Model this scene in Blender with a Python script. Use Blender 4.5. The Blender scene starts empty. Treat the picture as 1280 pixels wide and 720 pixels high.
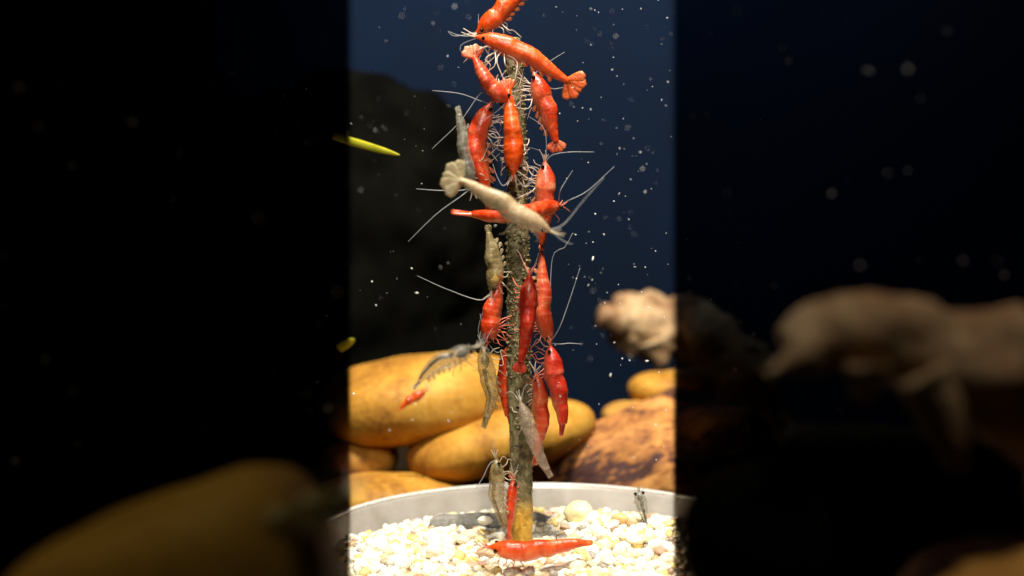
import bpy, math, random
import numpy as np
from mathutils import Vector, noise as mnoise

# ------------------------------------------------------------------ basics
# everything below is laid out in centimetres and stored in metres
S = 0.01
random.seed(7)
rng = np.random.default_rng(7)
scene = bpy.context.scene
col = scene.collection

# ------------------------------------------------------------------ camera
CAM = np.array([0.0, -28.0, 6.44])
FPX = 1484.0                                   # focal length in photo pixels (1280 wide)
cam_data = bpy.data.cameras.new('camera')
cam = bpy.data.objects.new('camera', cam_data)
col.objects.link(cam)
cam.location = CAM * S
cam.rotation_euler = (math.radians(90), 0, 0)
cam_data.sensor_width = 36.0
cam_data.lens = 36.0 * FPX / 1280.0
cam_data.clip_start = 0.005
cam_data.clip_end = 20.0
cam_data.dof.use_dof = True
cam_data.dof.focus_distance = 27.6 * S
cam_data.dof.aperture_fstop = 10.0
scene.camera = cam

# ------------------------------------------------------------------ world and lights
world = bpy.data.worlds.new('World')
scene.world = world
world.use_nodes = True
bg = world.node_tree.nodes['Background']
bg.inputs[0].default_value = (0.75, 0.85, 1.0, 1)
bg.inputs[1].default_value = 0.003

# key light: a made-up upright bar above the camera; an added mask cuts its
# light to an upright slot, so the water to either side stays dark
KEY_W = 56.0
key_data = bpy.data.lights.new('slot_key', 'AREA')
key_data.shape = 'RECTANGLE'
key_data.size = 0.08 * S
key_data.size_y = 40.0 * S
key_data.energy = KEY_W
key_data.color = (1.0, 0.92, 0.77)
key_data.use_nodes = True
nt = key_data.node_tree
em = nt.nodes['Emission']
geo = nt.nodes.new('ShaderNodeNewGeometry')
sep = nt.nodes.new('ShaderNodeSeparateXYZ')
nt.links.new(geo.outputs['Incoming'], sep.inputs[0])
dv = nt.nodes.new('ShaderNodeMath'); dv.operation = 'DIVIDE'
nt.links.new(sep.outputs['X'], dv.inputs[0]); nt.links.new(sep.outputs['Y'], dv.inputs[1])
ab = nt.nodes.new('ShaderNodeMath'); ab.operation = 'ABSOLUTE'
nt.links.new(dv.outputs[0], ab.inputs[0])
mr = nt.nodes.new('ShaderNodeMapRange')
K = 202.0 / FPX
mr.inputs['From Min'].default_value = K + 0.0015
mr.inputs['From Max'].default_value = K - 0.0015
nt.links.new(ab.outputs[0], mr.inputs['Value'])
nt.links.new(mr.outputs[0], em.inputs['Strength'])
key = bpy.data.objects.new('slot_key', key_data)
col.objects.link(key)
key.location = np.array([0.0, -28.0, 92.0]) * S
key.rotation_euler = (math.radians(90), 0, 0)   # faces the tank, bar upright

# added weaker fill with the same slot mask, lower down, softening the shadows
low_data = key_data.copy(); low_data.name = 'slot_fill'
low_data.energy = 0.85
low_data.size_y = 16.0 * S
low = bpy.data.objects.new('slot_fill', low_data)
col.objects.link(low)
low.location = np.array([0.0, -28.0, 27.0]) * S
low.rotation_euler = (math.radians(90), 0, 0)

# added dim blue fill that lifts the backing sheet beside the slot
wash_data = bpy.data.lights.new('backdrop_fill', 'AREA')
wash_data.shape = 'RECTANGLE'; wash_data.size = 36 * S; wash_data.size_y = 2 * S
wash_data.energy = 0.30; wash_data.color = (0.62, 0.80, 1.0)
wash = bpy.data.objects.new('backdrop_fill', wash_data)
col.objects.link(wash)
wash.location = np.array([12.0, 25.0, 46.0]) * S
wash.rotation_euler = (math.radians(34), 0, 0)
wash_data.spread = math.radians(70)

def dim_spot(name, loc, aim, watt, cone, colour):
    d = bpy.data.lights.new(name, 'SPOT')
    d.energy = watt; d.color = colour; d.shadow_soft_size = 1.2 * S
    d.spot_size = math.radians(cone); d.spot_blend = 0.6
    o = bpy.data.objects.new(name, d); col.objects.link(o)
    loc = Vector(loc); aim = Vector(aim)
    o.location = loc * S
    o.rotation_euler = (aim - loc).to_track_quat('-Z', 'Y').to_euler()
    return o
dim_spot('dim_fill_left', (-12, -22, 24), (-4.4, -15, 3.2), 0.27, 30, (1.0, 0.90, 0.42))  # added dim fills, one per side, for the foreground pieces
dim_spot('dim_fill_right', (4.5, -19, 24), (4.9, -14.5, 5.2), 0.60, 30, (1.0, 0.86, 0.68))

scene.render.engine = 'CYCLES'
scene.cycles.use_denoising = True
scene.cycles.max_bounces = 10
scene.cycles.transparent_max_bounces = 24
scene.cycles.caustics_reflective = False
scene.cycles.caustics_refractive = False
scene.cycles.sample_clamp_indirect = 4.0
vs = scene.view_settings
vs.view_transform = 'Standard'
vs.look = 'None'
vs.exposure = 0.0
vs.gamma = 1.0
vs.use_curve_mapping = False

# ------------------------------------------------------------------ helpers
def P(px, py, d=28.0):
    """a photo pixel at distance d (cm) from the camera -> point in the tank (cm)"""
    return np.array([(px - 640.0) * d / FPX, d - 28.0, CAM[2] - (py - 360.0) * d / FPX])

def mesh_data(name, verts, faces, mat, smooth=True, attrs=None):
    me = bpy.data.meshes.new(name)
    me.from_pydata((np.asarray(verts, dtype=float) * S).tolist(), [], faces)
    if smooth:
        me.polygons.foreach_set('use_smooth', [True] * len(me.polygons))
    if attrs:
        for an, arr in attrs.items():
            a = me.color_attributes.new(an, 'FLOAT_COLOR', 'POINT')
            a.data.foreach_set('color', np.asarray(arr, dtype=np.float32).ravel())
    me.materials.append(mat)
    me.update()
    return me

def link(name, me, parent=None, loc=None):
    o = bpy.data.objects.new(name, me)
    col.objects.link(o)
    if parent is not None: o.parent = parent
    if loc is not None: o.location = np.asarray(loc) * S
    return o

def part(name, verts, faces, mat, parent, base, **kw):
    return link(name, mesh_data(name, np.asarray(verts) - base, faces, mat, **kw), parent)

def thing(name, label, cat, base, group=None):
    o = bpy.data.objects.new(name, None)
    o.empty_display_size = 0.005
    col.objects.link(o)
    o.location = np.asarray(base) * S
    tag(o, label, cat, group)
    return o

def tag(o, label=None, cat=None, group=None, kind=None):
    if label: o['label'] = label
    if cat: o['category'] = cat
    if group: o['group'] = group
    if kind: o['kind'] = kind
    return o

def spline(pts, n):
    """Catmull-Rom through the points, evenly resampled"""
    p = np.asarray(pts, dtype=float)
    if len(p) == 2:
        t = np.linspace(0, 1, n)[:, None]
        return p[0] * (1 - t) + p[1] * t
    q = np.vstack([2 * p[0] - p[1], p, 2 * p[-1] - p[-2]])
    out = []
    for i in range(1, len(q) - 2):
        t = np.linspace(0, 1, 24, endpoint=False)[:, None]
        a, b, c, d = q[i - 1], q[i], q[i + 1], q[i + 2]
        out.append(0.5 * (2 * b + (c - a) * t + (2 * a - 5 * b + 4 * c - d) * t ** 2 + (3 * b - a - 3 * c + d) * t ** 3))
    out.append(p[-1:])
    c = np.vstack(out)
    L = np.concatenate([[0], np.cumsum(np.linalg.norm(np.diff(c, axis=0), axis=1))])
    s = np.linspace(0, L[-1], n)
    return np.stack([np.interp(s, L, c[:, k]) for k in range(3)], 1)

def norm(v):
    v = np.asarray(v, dtype=float)
    return v / (np.linalg.norm(v, axis=-1, keepdims=True) + 1e-12)

def tube(pts, rad, seg=5):
    pts = np.asarray(pts, dtype=float); n = len(pts)
    rad = np.broadcast_to(np.asarray(rad, dtype=float), (n,))
    t = norm(np.gradient(pts, axis=0))
    ref = np.array([0.31, 0.87, 0.38])
    u = norm(np.cross(t, ref)); w = np.cross(t, u)
    a = np.linspace(0, 2 * math.pi, seg, endpoint=False)
    v = pts[:, None] + rad[:, None, None] * (np.cos(a)[None, :, None] * u[:, None] + np.sin(a)[None, :, None] * w[:, None])
    v = v.reshape(-1, 3)
    f = []
    for i in range(n - 1):
        for j in range(seg):
            k = (j + 1) % seg
            f.append((i * seg + j, i * seg + k, (i + 1) * seg + k, (i + 1) * seg + j))
    f.append(tuple(range(seg - 1, -1, -1)))
    f.append(tuple((n - 1) * seg + j for j in range(seg)))
    return v, f

def sphere(nu=10, nv=7):
    v = [(0, 0, 1)]
    for i in range(1, nv):
        th = math.pi * i / nv
        for j in range(nu):
            ph = 2 * math.pi * j / nu
            v.append((math.sin(th) * math.cos(ph), math.sin(th) * math.sin(ph), math.cos(th)))
    v.append((0, 0, -1))
    f = []
    for j in range(nu):
        f.append((0, 1 + j, 1 + (j + 1) % nu))
    for i in range(nv - 2):
        for j in range(nu):
            a = 1 + i * nu + j; b = 1 + i * nu + (j + 1) % nu
            f.append((a, a + nu, b + nu, b))
    last = len(v) - 1; o = 1 + (nv - 2) * nu
    for j in range(nu):
        f.append((last, o + (j + 1) % nu, o + j))
    return np.array(v, dtype=float), f

# ------------------------------------------------------------------ materials
def new_mat(name):
    m = bpy.data.materials.new(name); m.use_nodes = True
    return m, m.node_tree, m.node_tree.nodes['Principled BSDF']

def N(nt, typ, **kw):
    n = nt.nodes.new(typ)
    for k, v in kw.items():
        if k in n.inputs: n.inputs[k].default_value = v
        else: setattr(n, k, v)
    return n

def ramp(nt, fac, stops):
    r = nt.nodes.new('ShaderNodeValToRGB')
    e = r.color_ramp.elements
    while len(e) < len(stops): e.new(0.5)
    for x, (p, c) in zip(e, stops):
        x.position = p; x.color = (*c, 1) if len(c) == 3 else c
    nt.links.new(fac, r.inputs[0])
    return r.outputs[0]

def noise(nt, scale, detail=4, rough=0.55, dist=0.0, coord='Object'):
    """scale is per centimetre"""
    tc = nt.nodes.new('ShaderNodeTexCoord')
    n = N(nt, 'ShaderNodeTexNoise')
    n.inputs['Scale'].default_value = scale / S
    n.inputs['Detail'].default_value = detail
    n.inputs['Roughness'].default_value = rough
    n.inputs['Distortion'].default_value = dist
    nt.links.new(tc.outputs[coord], n.inputs['Vector'])
    return n.outputs['Fac']

def bump(nt, bs, height, strength, dist):
    b = nt.nodes.new('ShaderNodeBump')
    b.inputs['Strength'].default_value = strength
    b.inputs['Distance'].default_value = dist * S
    nt.links.new(height, b.inputs['Height'])
    nt.links.new(b.outputs[0], bs.inputs['Normal'])

def mix(nt, fac, a, b, mode='MIX'):
    m = nt.nodes.new('ShaderNodeMix'); m.data_type = 'RGBA'; m.blend_type = mode
    for v, s in ((fac, m.inputs[0]), (a, m.inputs[6]), (b, m.inputs[7])):
        if hasattr(v, 'is_linked'): nt.links.new(v, s)
        elif isinstance(v, (int, float)): s.default_value = v
        else: s.default_value = (*v, 1)
    return m.outputs[2]

def shrimp_mat(name, deep, mid, pale, pale_amt=0.5, alpha=1.0, sss=0.6, rough=0.30, speck=None):
    """mottled shell: pattern attribute R = place along the body, G = dorsal side, B = segment edge"""
    m, nt, bs = new_mat(name)
    at = N(nt, 'ShaderNodeVertexColor'); at.layer_name = 'pattern'
    sp = N(nt, 'ShaderNodeSeparateColor'); nt.links.new(at.outputs[0], sp.inputs[0])
    n1 = noise(nt, 3.2, 5, 0.6, 0.6)
    n2 = noise(nt, 14.0, 4, 0.65)
    c = ramp(nt, n1, [(0.36, deep), (0.53, mid), (0.74, pale)])
    # flanks and belly thinner in pigment, so paler and blotchier
    inv = N(nt, 'ShaderNodeMath', operation='SUBTRACT'); inv.inputs[0].default_value = 0.62
    nt.links.new(sp.outputs[1], inv.inputs[1])
    mu = N(nt, 'ShaderNodeMath', operation='MULTIPLY'); mu.use_clamp = True
    nt.links.new(inv.outputs[0], mu.inputs[0]); nt.links.new(n2, mu.inputs[1])
    mu2 = N(nt, 'ShaderNodeMath', operation='MULTIPLY'); mu2.use_clamp = True
    nt.links.new(mu.outputs[0], mu2.inputs[0]); mu2.inputs[1].default_value = pale_amt * 3.0
    c = mix(nt, mu2.outputs[0], c, pale)
    # the thin overlapping rim of each shell plate
    se = N(nt, 'ShaderNodeMath', operation='MULTIPLY'); se.inputs[1].default_value = 0.28
    nt.links.new(sp.outputs[2], se.inputs[0])
    c = mix(nt, se.outputs[0], c, pale)
    n3 = noise(nt, 38.0, 2, 0.5)
    sk = ramp(nt, n3, [(0.62, (0, 0, 0)), (0.72, (1, 1, 1))])
    sk2 = N(nt, 'ShaderNodeMath', operation='MULTIPLY'); sk2.inputs[1].default_value = 0.35
    nt.links.new(sk, sk2.inputs[0])
    c = mix(nt, sk2.outputs[0], c, speck or pale)  # fine pale specks in the colour, partly standing for small glints
    nt.links.new(c, bs.inputs['Base Color'])
    bs.inputs['Roughness'].default_value = rough
    bs.inputs['Subsurface Weight'].default_value = sss
    bs.inputs['Subsurface Radius'].default_value = (1.0, 0.35, 0.2)
    bs.inputs['Subsurface Scale'].default_value = 0.16 * S
    bs.inputs['Coat Weight'].default_value = 0.25
    bs.inputs['Coat Roughness'].default_value = 0.2
    if alpha >= 1.0:
        am_ = N(nt, 'ShaderNodeMapRange'); nt.links.new(sp.outputs[1], am_.inputs[0])
        am_.inputs[1].default_value = 0.0; am_.inputs[2].default_value = 0.55
        am_.inputs[3].default_value = 0.55; am_.inputs[4].default_value = 1.0
        nt.links.new(am_.outputs[0], bs.inputs['Alpha'])
    if alpha < 1.0:
        ar = ramp(nt, n2, [(0.3, (alpha * 0.7,) * 3), (0.7, (min(1, alpha * 1.35),) * 3)])
        nt.links.new(ar, bs.inputs['Alpha'])
    bump(nt, bs, n2, 0.55, 0.03)
    return m

MAT = {}
MAT['orange'] = shrimp_mat('orange_shell', (0.66, 0.060, 0.004), (0.82, 0.100, 0.006), (0.88, 0.28, 0.10), 0.6)
MAT['red'] = shrimp_mat('red_shell', (0.50, 0.028, 0.005), (0.68, 0.058, 0.008), (0.82, 0.27, 0.13), 1.0)
MAT['crimson'] = shrimp_mat('crimson_shell', (0.36, 0.014, 0.007), (0.56, 0.030, 0.011), (0.74, 0.18, 0.10), 0.8)
MAT['pink'] = shrimp_mat('pink_red_shell', (0.50, 0.038, 0.010), (0.64, 0.085, 0.026), (0.82, 0.36, 0.19), 0.9)
MAT['cream'] = shrimp_mat('cream_shell', (0.50, 0.37, 0.19), (0.60, 0.46, 0.27), (0.70, 0.57, 0.38), 0.4, alpha=0.78, sss=0.5, rough=0.45)
MAT['grey'] = shrimp_mat('clear_grey_shell', (0.16, 0.15, 0.11), (0.32, 0.30, 0.24), (0.60, 0.58, 0.50), 0.5, alpha=0.36, sss=0.0, rough=0.25, speck=(0.85, 0.85, 0.8))
MAT['tan'] = shrimp_mat('clear_tan_shell', (0.20, 0.14, 0.05), (0.42, 0.31, 0.13), (0.62, 0.52, 0.32), 0.5, alpha=0.48, sss=0.0, rough=0.25, speck=(0.8, 0.7, 0.5))
MAT['veil'] = shrimp_mat('clear_pinkish_shell', (0.34, 0.24, 0.17), (0.46, 0.34, 0.25), (0.62, 0.50, 0.40), 0.5, alpha=0.36, sss=0.0, rough=0.3)

def plain(name, c, rough=0.4, alpha=1.0, sss=0.0):
    m, nt, bs = new_mat(name)
    n = noise(nt, 9.0, 3)
    cc = ramp(nt, n, [(0.3, tuple(x * 0.8 for x in c)), (0.7, tuple(min(1, x * 1.15) for x in c))])
    nt.links.new(cc, bs.inputs['Base Color'])
    bs.inputs['Roughness'].default_value = rough
    bs.inputs['Alpha'].default_value = alpha
    if sss:
        bs.inputs['Subsurface Weight'].default_value = sss
        bs.inputs['Subsurface Radius'].default_value = (1, 0.5, 0.3)
        bs.inputs['Subsurface Scale'].default_value = 0.06 * S
    return m
MAT['eye'] = plain('eye_black', (0.006, 0.005, 0.005), 0.12)
MAT['limb_red'] = plain('limb_red', (0.80, 0.22, 0.13), 0.35, 0.85)
MAT['limb_white'] = plain('limb_white', (0.82, 0.66, 0.56), 0.3, 0.80)
MAT['limb_clear'] = plain('limb_clear', (0.60, 0.52, 0.38), 0.3, 0.60)
MAT['antenna'] = plain('antenna_pale', (0.50, 0.51, 0.54), 0.3, 0.45)
MAT['antenna_red'] = plain('antenna_red', (0.74, 0.42, 0.36), 0.3, 0.75)
MAT['gut_dark'] = plain('gut_dark', (0.045, 0.035, 0.015), 0.6)
MAT['gut_yellow'] = plain('gut_yellow', (0.62, 0.38, 0.05), 0.6)

def stone_mat(name, stops, scale=0.35, bumpy=0.25, rough=0.62, fine=5.0):
    m, nt, bs = new_mat(name)
    a = noise(nt, scale, 5, 0.55, 0.8)
    b = noise(nt, fine, 5, 0.6)
    mixn = N(nt, 'ShaderNodeMath', operation='MULTIPLY_ADD')
    nt.links.new(b, mixn.inputs[0]); mixn.inputs[1].default_value = 0.35; nt.links.new(a, mixn.inputs[2])
    sb = N(nt, 'ShaderNodeMath', operation='SUBTRACT'); sb.inputs[1].default_value = 0.175
    nt.links.new(mixn.outputs[0], sb.inputs[0])
    nt.links.new(ramp(nt, sb.outputs[0], stops), bs.inputs['Base Color'])
    bs.inputs['Roughness'].default_value = rough
    bs.inputs['Specular IOR Level'].default_value = 0.25
    if name == 'black_shape': bs.inputs['Specular IOR Level'].default_value = 0.03
    bump(nt, bs, b, bumpy, 0.08)
    return m
MAT['ochre'] = stone_mat('ochre_stone', [(0.30, (0.20, 0.075, 0.010)), (0.5, (0.46, 0.225, 0.030)), (0.70, (0.60, 0.345, 0.062))])
MAT['tan_stone'] = stone_mat('tan_stone', [(0.25, (0.29, 0.13, 0.025)), (0.5, (0.46, 0.24, 0.05)), (0.75, (0.60, 0.36, 0.10))])
MAT['rust_rock'] = stone_mat('rust_rock', [(0.42, (0.055, 0.022, 0.020)), (0.50, (0.30, 0.12, 0.036)), (0.60, (0.50, 0.235, 0.065)), (0.8, (0.62, 0.36, 0.15))], 0.6, 0.6, 0.75, 6.0)
nt = MAT['rust_rock'].node_tree
for nd in [x for x in nt.nodes if x.type == 'TEX_NOISE']:      # layers, with shadow bands painted in, running up to the right
    src = nd.inputs['Vector'].links[0].from_socket
    mpp = nt.nodes.new('ShaderNodeMapping')
    mpp.vector_type = 'TEXTURE'
    mpp.inputs['Rotation'].default_value = (0, math.radians(-30), 0)
    mpp.inputs['Scale'].default_value = (2.4, 1.6, 0.9)
    nt.links.new(src, mpp.inputs['Vector']); nt.links.new(mpp.outputs[0], nd.inputs['Vector'])
MAT['wood'] = stone_mat('pale_driftwood', [(0.32, (0.06, 0.024, 0.010)), (0.47, (0.21, 0.115, 0.055)), (0.60, (0.36, 0.245, 0.135)), (0.78, (0.50, 0.38, 0.235))], 0.5, 0.7, 0.8, 3.5)
MAT['black_shape'] = stone_mat('black_shape', [(0.35, (0.0006, 0.0006, 0.0005)), (0.65, (0.0022, 0.0024, 0.0016))], 0.22, 0.3, 0.9)
MAT['slate'] = stone_mat('grey_slate', [(0.3, (0.09, 0.09, 0.085)), (0.6, (0.30, 0.29, 0.27)), (0.8, (0.45, 0.44, 0.41))], 1.6, 0.6, 0.6, 9.0)

# ------------------------------------------------------------------ the setting
m, nt, bs = new_mat('navy_backdrop')
n = noise(nt, 0.06, 4, 0.6)
nt.links.new(ramp(nt, n, [(0.3, (0.0016, 0.0042, 0.0102)), (0.7, (0.0012, 0.0056, 0.0190))]), bs.inputs['Base Color'])
bs.inputs['Roughness'].default_value = 0.75
bs.inputs['Specular IOR Level'].default_value = 0.04
MAT['navy'] = m
# curved backing sheet behind the tank
xs = np.linspace(-46, 46, 41); zs = np.linspace(-0.6, 42, 12)
v = [(x, 34 - 0.004 * x * x, z) for z in zs for x in xs]
f = [(j * 41 + i, j * 41 + i + 1, (j + 1) * 41 + i + 1, (j + 1) * 41 + i) for j in range(11) for i in range(40)]
tag(link('backdrop', mesh_data('backdrop', v, f, m)), kind='structure')

m, nt, bs = new_mat('dark_sand')
n = noise(nt, 3.0, 6, 0.7)
nt.links.new(ramp(nt, n, [(0.3, (0.006, 0.004, 0.002)), (0.7, (0.022, 0.015, 0.008))]), bs.inputs['Base Color'])
bs.inputs['Roughness'].default_value = 0.95
bs.inputs['Specular IOR Level'].default_value = 0.03
bump(nt, bs, n, 0.8, 0.15)
xs = np.linspace(-46, 46, 93); ys = np.linspace(-27, 34, 62)
v = [(x, y, -0.55 + 0.12 * mnoise.noise(Vector((x * 0.5, y * 0.5, 3)))) for y in ys for x in xs]
f = [(j * 93 + i, j * 93 + i + 1, (j + 1) * 93 + i + 1, (j + 1) * 93 + i) for j in range(61) for i in range(92)]
tag(link('tank_floor', mesh_data('tank_floor', v, f, m)), kind='structure')

# ------------------------------------------------------------------ rocks
def rock(name, label, cat, px, py, d, a_px, b_px, mat, tilt=0.0, depth=None, power=2.3, amp=0.06, freq=0.35, seed=0,
         ridges=0.0, group=None, nu=72, nv=44, yaw=0.0, taper=0.0):
    c = P(px, py, d)
    a = a_px * d / FPX; b = b_px * d / FPX
    dp = depth if depth is not None else 0.7 * a
    sv, sf = sphere(nu, nv)
    # long axis on x
    p = np.stack([sv[:, 2], sv[:, 0], sv[:, 1]], 1)
    e = (np.abs(p[:, 0]) ** power + np.abs(p[:, 1]) ** power + np.abs(p[:, 2]) ** power) ** (-1.0 / power)
    p = p * e[:, None]
    k = 1.0 + taper * p[:, 0]
    q = p * np.array([a, dp, b]); q[:, 1] *= k; q[:, 2] *= k
    nn = norm(p / np.array([a, dp, b]))
    disp = np.zeros(len(q))
    for i, w in enumerate(q):
        s = Vector((w[0] * freq + seed * 7.3, w[1] * freq + 1.7, w[2] * freq - seed))
        h = mnoise.fractal(s, 0.9, 2.1, 4)
        if ridges:
            h += ridges * (1.0 - abs(mnoise.noise(Vector((w[0] * freq * 0.9 + w[2] * 1.1 * freq + seed, w[1] * freq * 0.8, w[2] * freq * 2.4)))) * 2.2)
        disp[i] = h
    q = q + nn * (disp * amp * min(a, b, dp) * 2)[:, None]
    cy, sy = math.cos(yaw), math.sin(yaw)
    q = np.stack([q[:, 0] * cy - q[:, 1] * sy, q[:, 0] * sy + q[:, 1] * cy, q[:, 2]], 1)
    ct, st = math.cos(tilt), math.sin(tilt)
    q = np.stack([q[:, 0] * ct - q[:, 2] * st, q[:, 1], q[:, 0] * st + q[:, 2] * ct], 1)
    base = np.array([c[0], c[1], c[2] + q[:, 2].min()])
    o = link(name, mesh_data(name, q + c - base, sf, mat), None, base)
    tag(o, label, cat, group)
    return o
R = math.radians
G_ST = 'smooth ochre stones piled behind the dish'
rock('river_stone', 'largest smooth ochre stone, on top of the pile left of the stick', 'stone', 530, 497, 40, 124, 56, MAT['ochre'], R(7), 4.0, 2.5, 0.05, 0.22, 1, group=G_ST)
rock('river_stone', 'long ochre stone slanting up to the right behind the stick', 'stone', 625, 549, 38, 121, 40, MAT['ochre'], R(13), 2.6, 2.4, 0.05, 0.3, 2, group=G_ST)
rock('river_stone', 'small ochre stone at the left edge under the largest stone', 'stone', 450, 571, 38.5, 48, 27, MAT['ochre'], R(-4), 1.8, 2.4, 0.05, 0.5, 3, group=G_ST)
rock('river_stone', 'flat ochre stone lying lowest, right behind the left dish rim', 'stone', 494, 622, 36.3, 100, 30, MAT['ochre'], R(-3), 1.9, 2.3, 0.06, 0.4, 4, group=G_ST)
rock('river_stone', 'rounded ochre stone at the right under the pale driftwood', 'stone', 838, 484, 45, 52, 23, MAT['ochre'], R(4), 1.8, 2.4, 0.06, 0.5, 5, group=G_ST)
rock('river_stone', 'smallest ochre stone wedged behind the rust brown rock', 'stone', 784, 519, 43.5, 32, 17, MAT['tan_stone'], R(6), 1.2, 2.4, 0.06, 0.6, 6, group=G_ST)
rock('rough_rock', 'rough rust brown rock with dark bands behind the right dish rim', 'rock', 812, 596, 39.5, 142, 78, MAT['rust_rock'], R(17), 3.2, 2.6, 0.11, 0.32, 8, ridges=0.9, nu=110, nv=70)
rock('dark_mass', 'huge black rounded mass behind the ochre stones', 'dark mass', 425, 356, 55, 216, 270, MAT['black_shape'], 0, 3.0, 2.1, 0.17, 0.26, 9, nu=120, nv=80)  # black rounded shape filling the dark area left of the stick
rock('black_shape', 'added black unlit rock out of focus hiding the right dish side', 'rock', 950, 690, 14, 92, 100, MAT['black_shape'], R(20), 1.0, 2.2, 0.10, 0.6, 21)  # added to keep the bounce-lit dish side out of view
# dark stone in the unlit left of the tank
rock('foreground_stone', 'big dim olive stone out of focus in the lower left foreground', 'stone', 226, 772, 13, 200, 150, MAT['tan_stone'], R(17), 1.3, 4.2, 0.04, 0.5, 11, taper=0.08)
rock('foreground_stone', 'dim stone out of focus in the lower right corner', 'stone', 1262, 756, 13.5, 130, 72, MAT['tan_stone'], R(8), 1.6, 2.3, 0.05, 0.5, 12)

def driftwood(name, label, path, rad, seed, knob=0.35):
    c = spline(path, 90)
    r = np.interp(np.linspace(0, 1, 90), np.linspace(0, 1, len(rad)), rad)
    v, f = tube(c, r, 40)
    ctr = np.repeat(c, 40, axis=0)
    off = v - ctr
    out = []
    for p, o, q in zip(v, off, ctr):
        h = mnoise.fractal(Vector(p * 0.55) + Vector((seed, 0, 0)), 0.8, 2.2, 5)
        g = abs(mnoise.noise(Vector((p[0] * 0.35, p[1] * 1.6, p[2] * 1.6)) + Vector((0, seed, 0))))
        out.append(q + o * (1 + knob * h * 1.5 - 0.30 * g))
    base = np.array(out).min(axis=0) * 0 + np.array([c[:, 0].mean(), c[:, 1].mean(), np.array(out)[:, 2].min()])
    ob = link(name, mesh_data(name, np.array(out) - base, f, MAT['wood']), None, base)
    tag(ob, label, 'driftwood')
    # broken twig stubs
    return ob, base
d1, b1 = driftwood('driftwood', 'pale knobbly driftwood hanging over the right stones out of focus',
          [P(764, 400, 56), P(780, 402, 56), P(808, 408, 56), P(860, 414, 56), P(905, 440, 55), P(945, 520, 54), P(960, 570, 54)],
          [1.25, 1.5, 1.55, 1.55, 1.5, 1.5, 1.8], 3, 0.22)
v, f = tube(spline([P(815, 425, 54.7), P(822, 442, 54.7), P(826, 458, 54.8)], 14), np.linspace(0.8, 0.30, 14), 16)
v = np.array([p + 0.16 * np.array(mnoise.noise_vector(Vector(p * 1.2))) for p in v])
part('branch_stub', v, f, MAT['wood'], d1, b1)
v, f = tube(spline([P(775, 402, 54.9), P(760, 397, 54.7), P(750, 393, 54.6)], 12), np.linspace(0.75, 0.62, 12), 16)
v = np.array([p + 0.14 * np.array(mnoise.noise_vector(Vector(p * 1.3))) for p in v])
part('branch_stub', v, f, MAT['wood'], d1, b1)
d2, b2 = driftwood('driftwood', 'dim brown driftwood log out of focus in the dark right foreground',
          [P(985, 440, 13.4), P(1010, 428, 13.4), P(1050, 424, 13.4), P(1110, 428, 13.4), P(1190, 446, 13.4), P(1290, 480, 13.6), P(1400, 600, 14), P(1450, 1000, 15)],
          [0.22, 0.46, 0.58, 0.64, 0.68, 0.72, 0.75, 0.8], 9, 0.42)
for q, ra in (([(1150, 465), (1172, 510), (1186, 552), (1190, 590)], (0.34, 0.12)), ([(1020, 440), (985, 455), (958, 466)], (0.26, 0.08)), ([(1085, 455), (1078, 485), (1070, 500)], (0.26, 0.06))):
    v, f = tube(spline([P(x, y, 13.0) for x, y in q], 16), np.linspace(ra[0], ra[1], 16), 16)
    v = np.array([p + 0.09 * np.array(mnoise.noise_vector(Vector(p * 2.2))) for p in v])
    part('branch_stub', v, f, MAT['wood'], d2, b2)

# ------------------------------------------------------------------ the dish
m, nt, bs = new_mat('dish_plastic')
n = noise(nt, 0.8, 4, 0.6)
nt.links.new(ramp(nt, n, [(0.35, (0.30, 0.275, 0.25)), (0.7, (0.42, 0.40, 0.385))]), bs.inputs['Base Color'])
bs.inputs['Roughness'].default_value = 0.32
bs.inputs['Subsurface Weight'].default_value = 0.2
bs.inputs['Subsurface Scale'].default_value = 0.15 * S
MAT['dish'] = m
prof = [(0.0, -0.40), (3.9, -0.40), (4.35, -0.36), (4.62, -0.10), (4.85, 0.45), (5.02, 0.88), (5.07, 0.975), (5.12, 1.0),
        (5.20, 0.985), (5.22, 0.93), (5.18, 0.86), (5.00, 0.30), (4.80, -0.25), (4.55, -0.50), (4.1, -0.55), (0.0, -0.55)]
DX = P(682, 0)[0]
nseg = 120
v = []; f = []
for (r, z) in prof:
    for j in range(nseg):
        a = 2 * math.pi * j / nseg
        v.append((DX + r * math.cos(a), r * math.sin(a), z))
for i in range(len(prof) - 1):
    for j in range(nseg):
        k = (j + 1) % nseg
        f.append((i * nseg + j, i * nseg + k, (i + 1) * nseg + k, (i + 1) * nseg + j))
dish = thing('feeding_dish', 'round white feeding dish full of pale gravel under the stick', 'dish', (DX, 0, -0.55))
db = np.array([DX, 0, -0.55])
part('bowl', v, f, m, dish, db)
th = np.linspace(0, 2 * math.pi, 121)[:-1]
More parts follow.
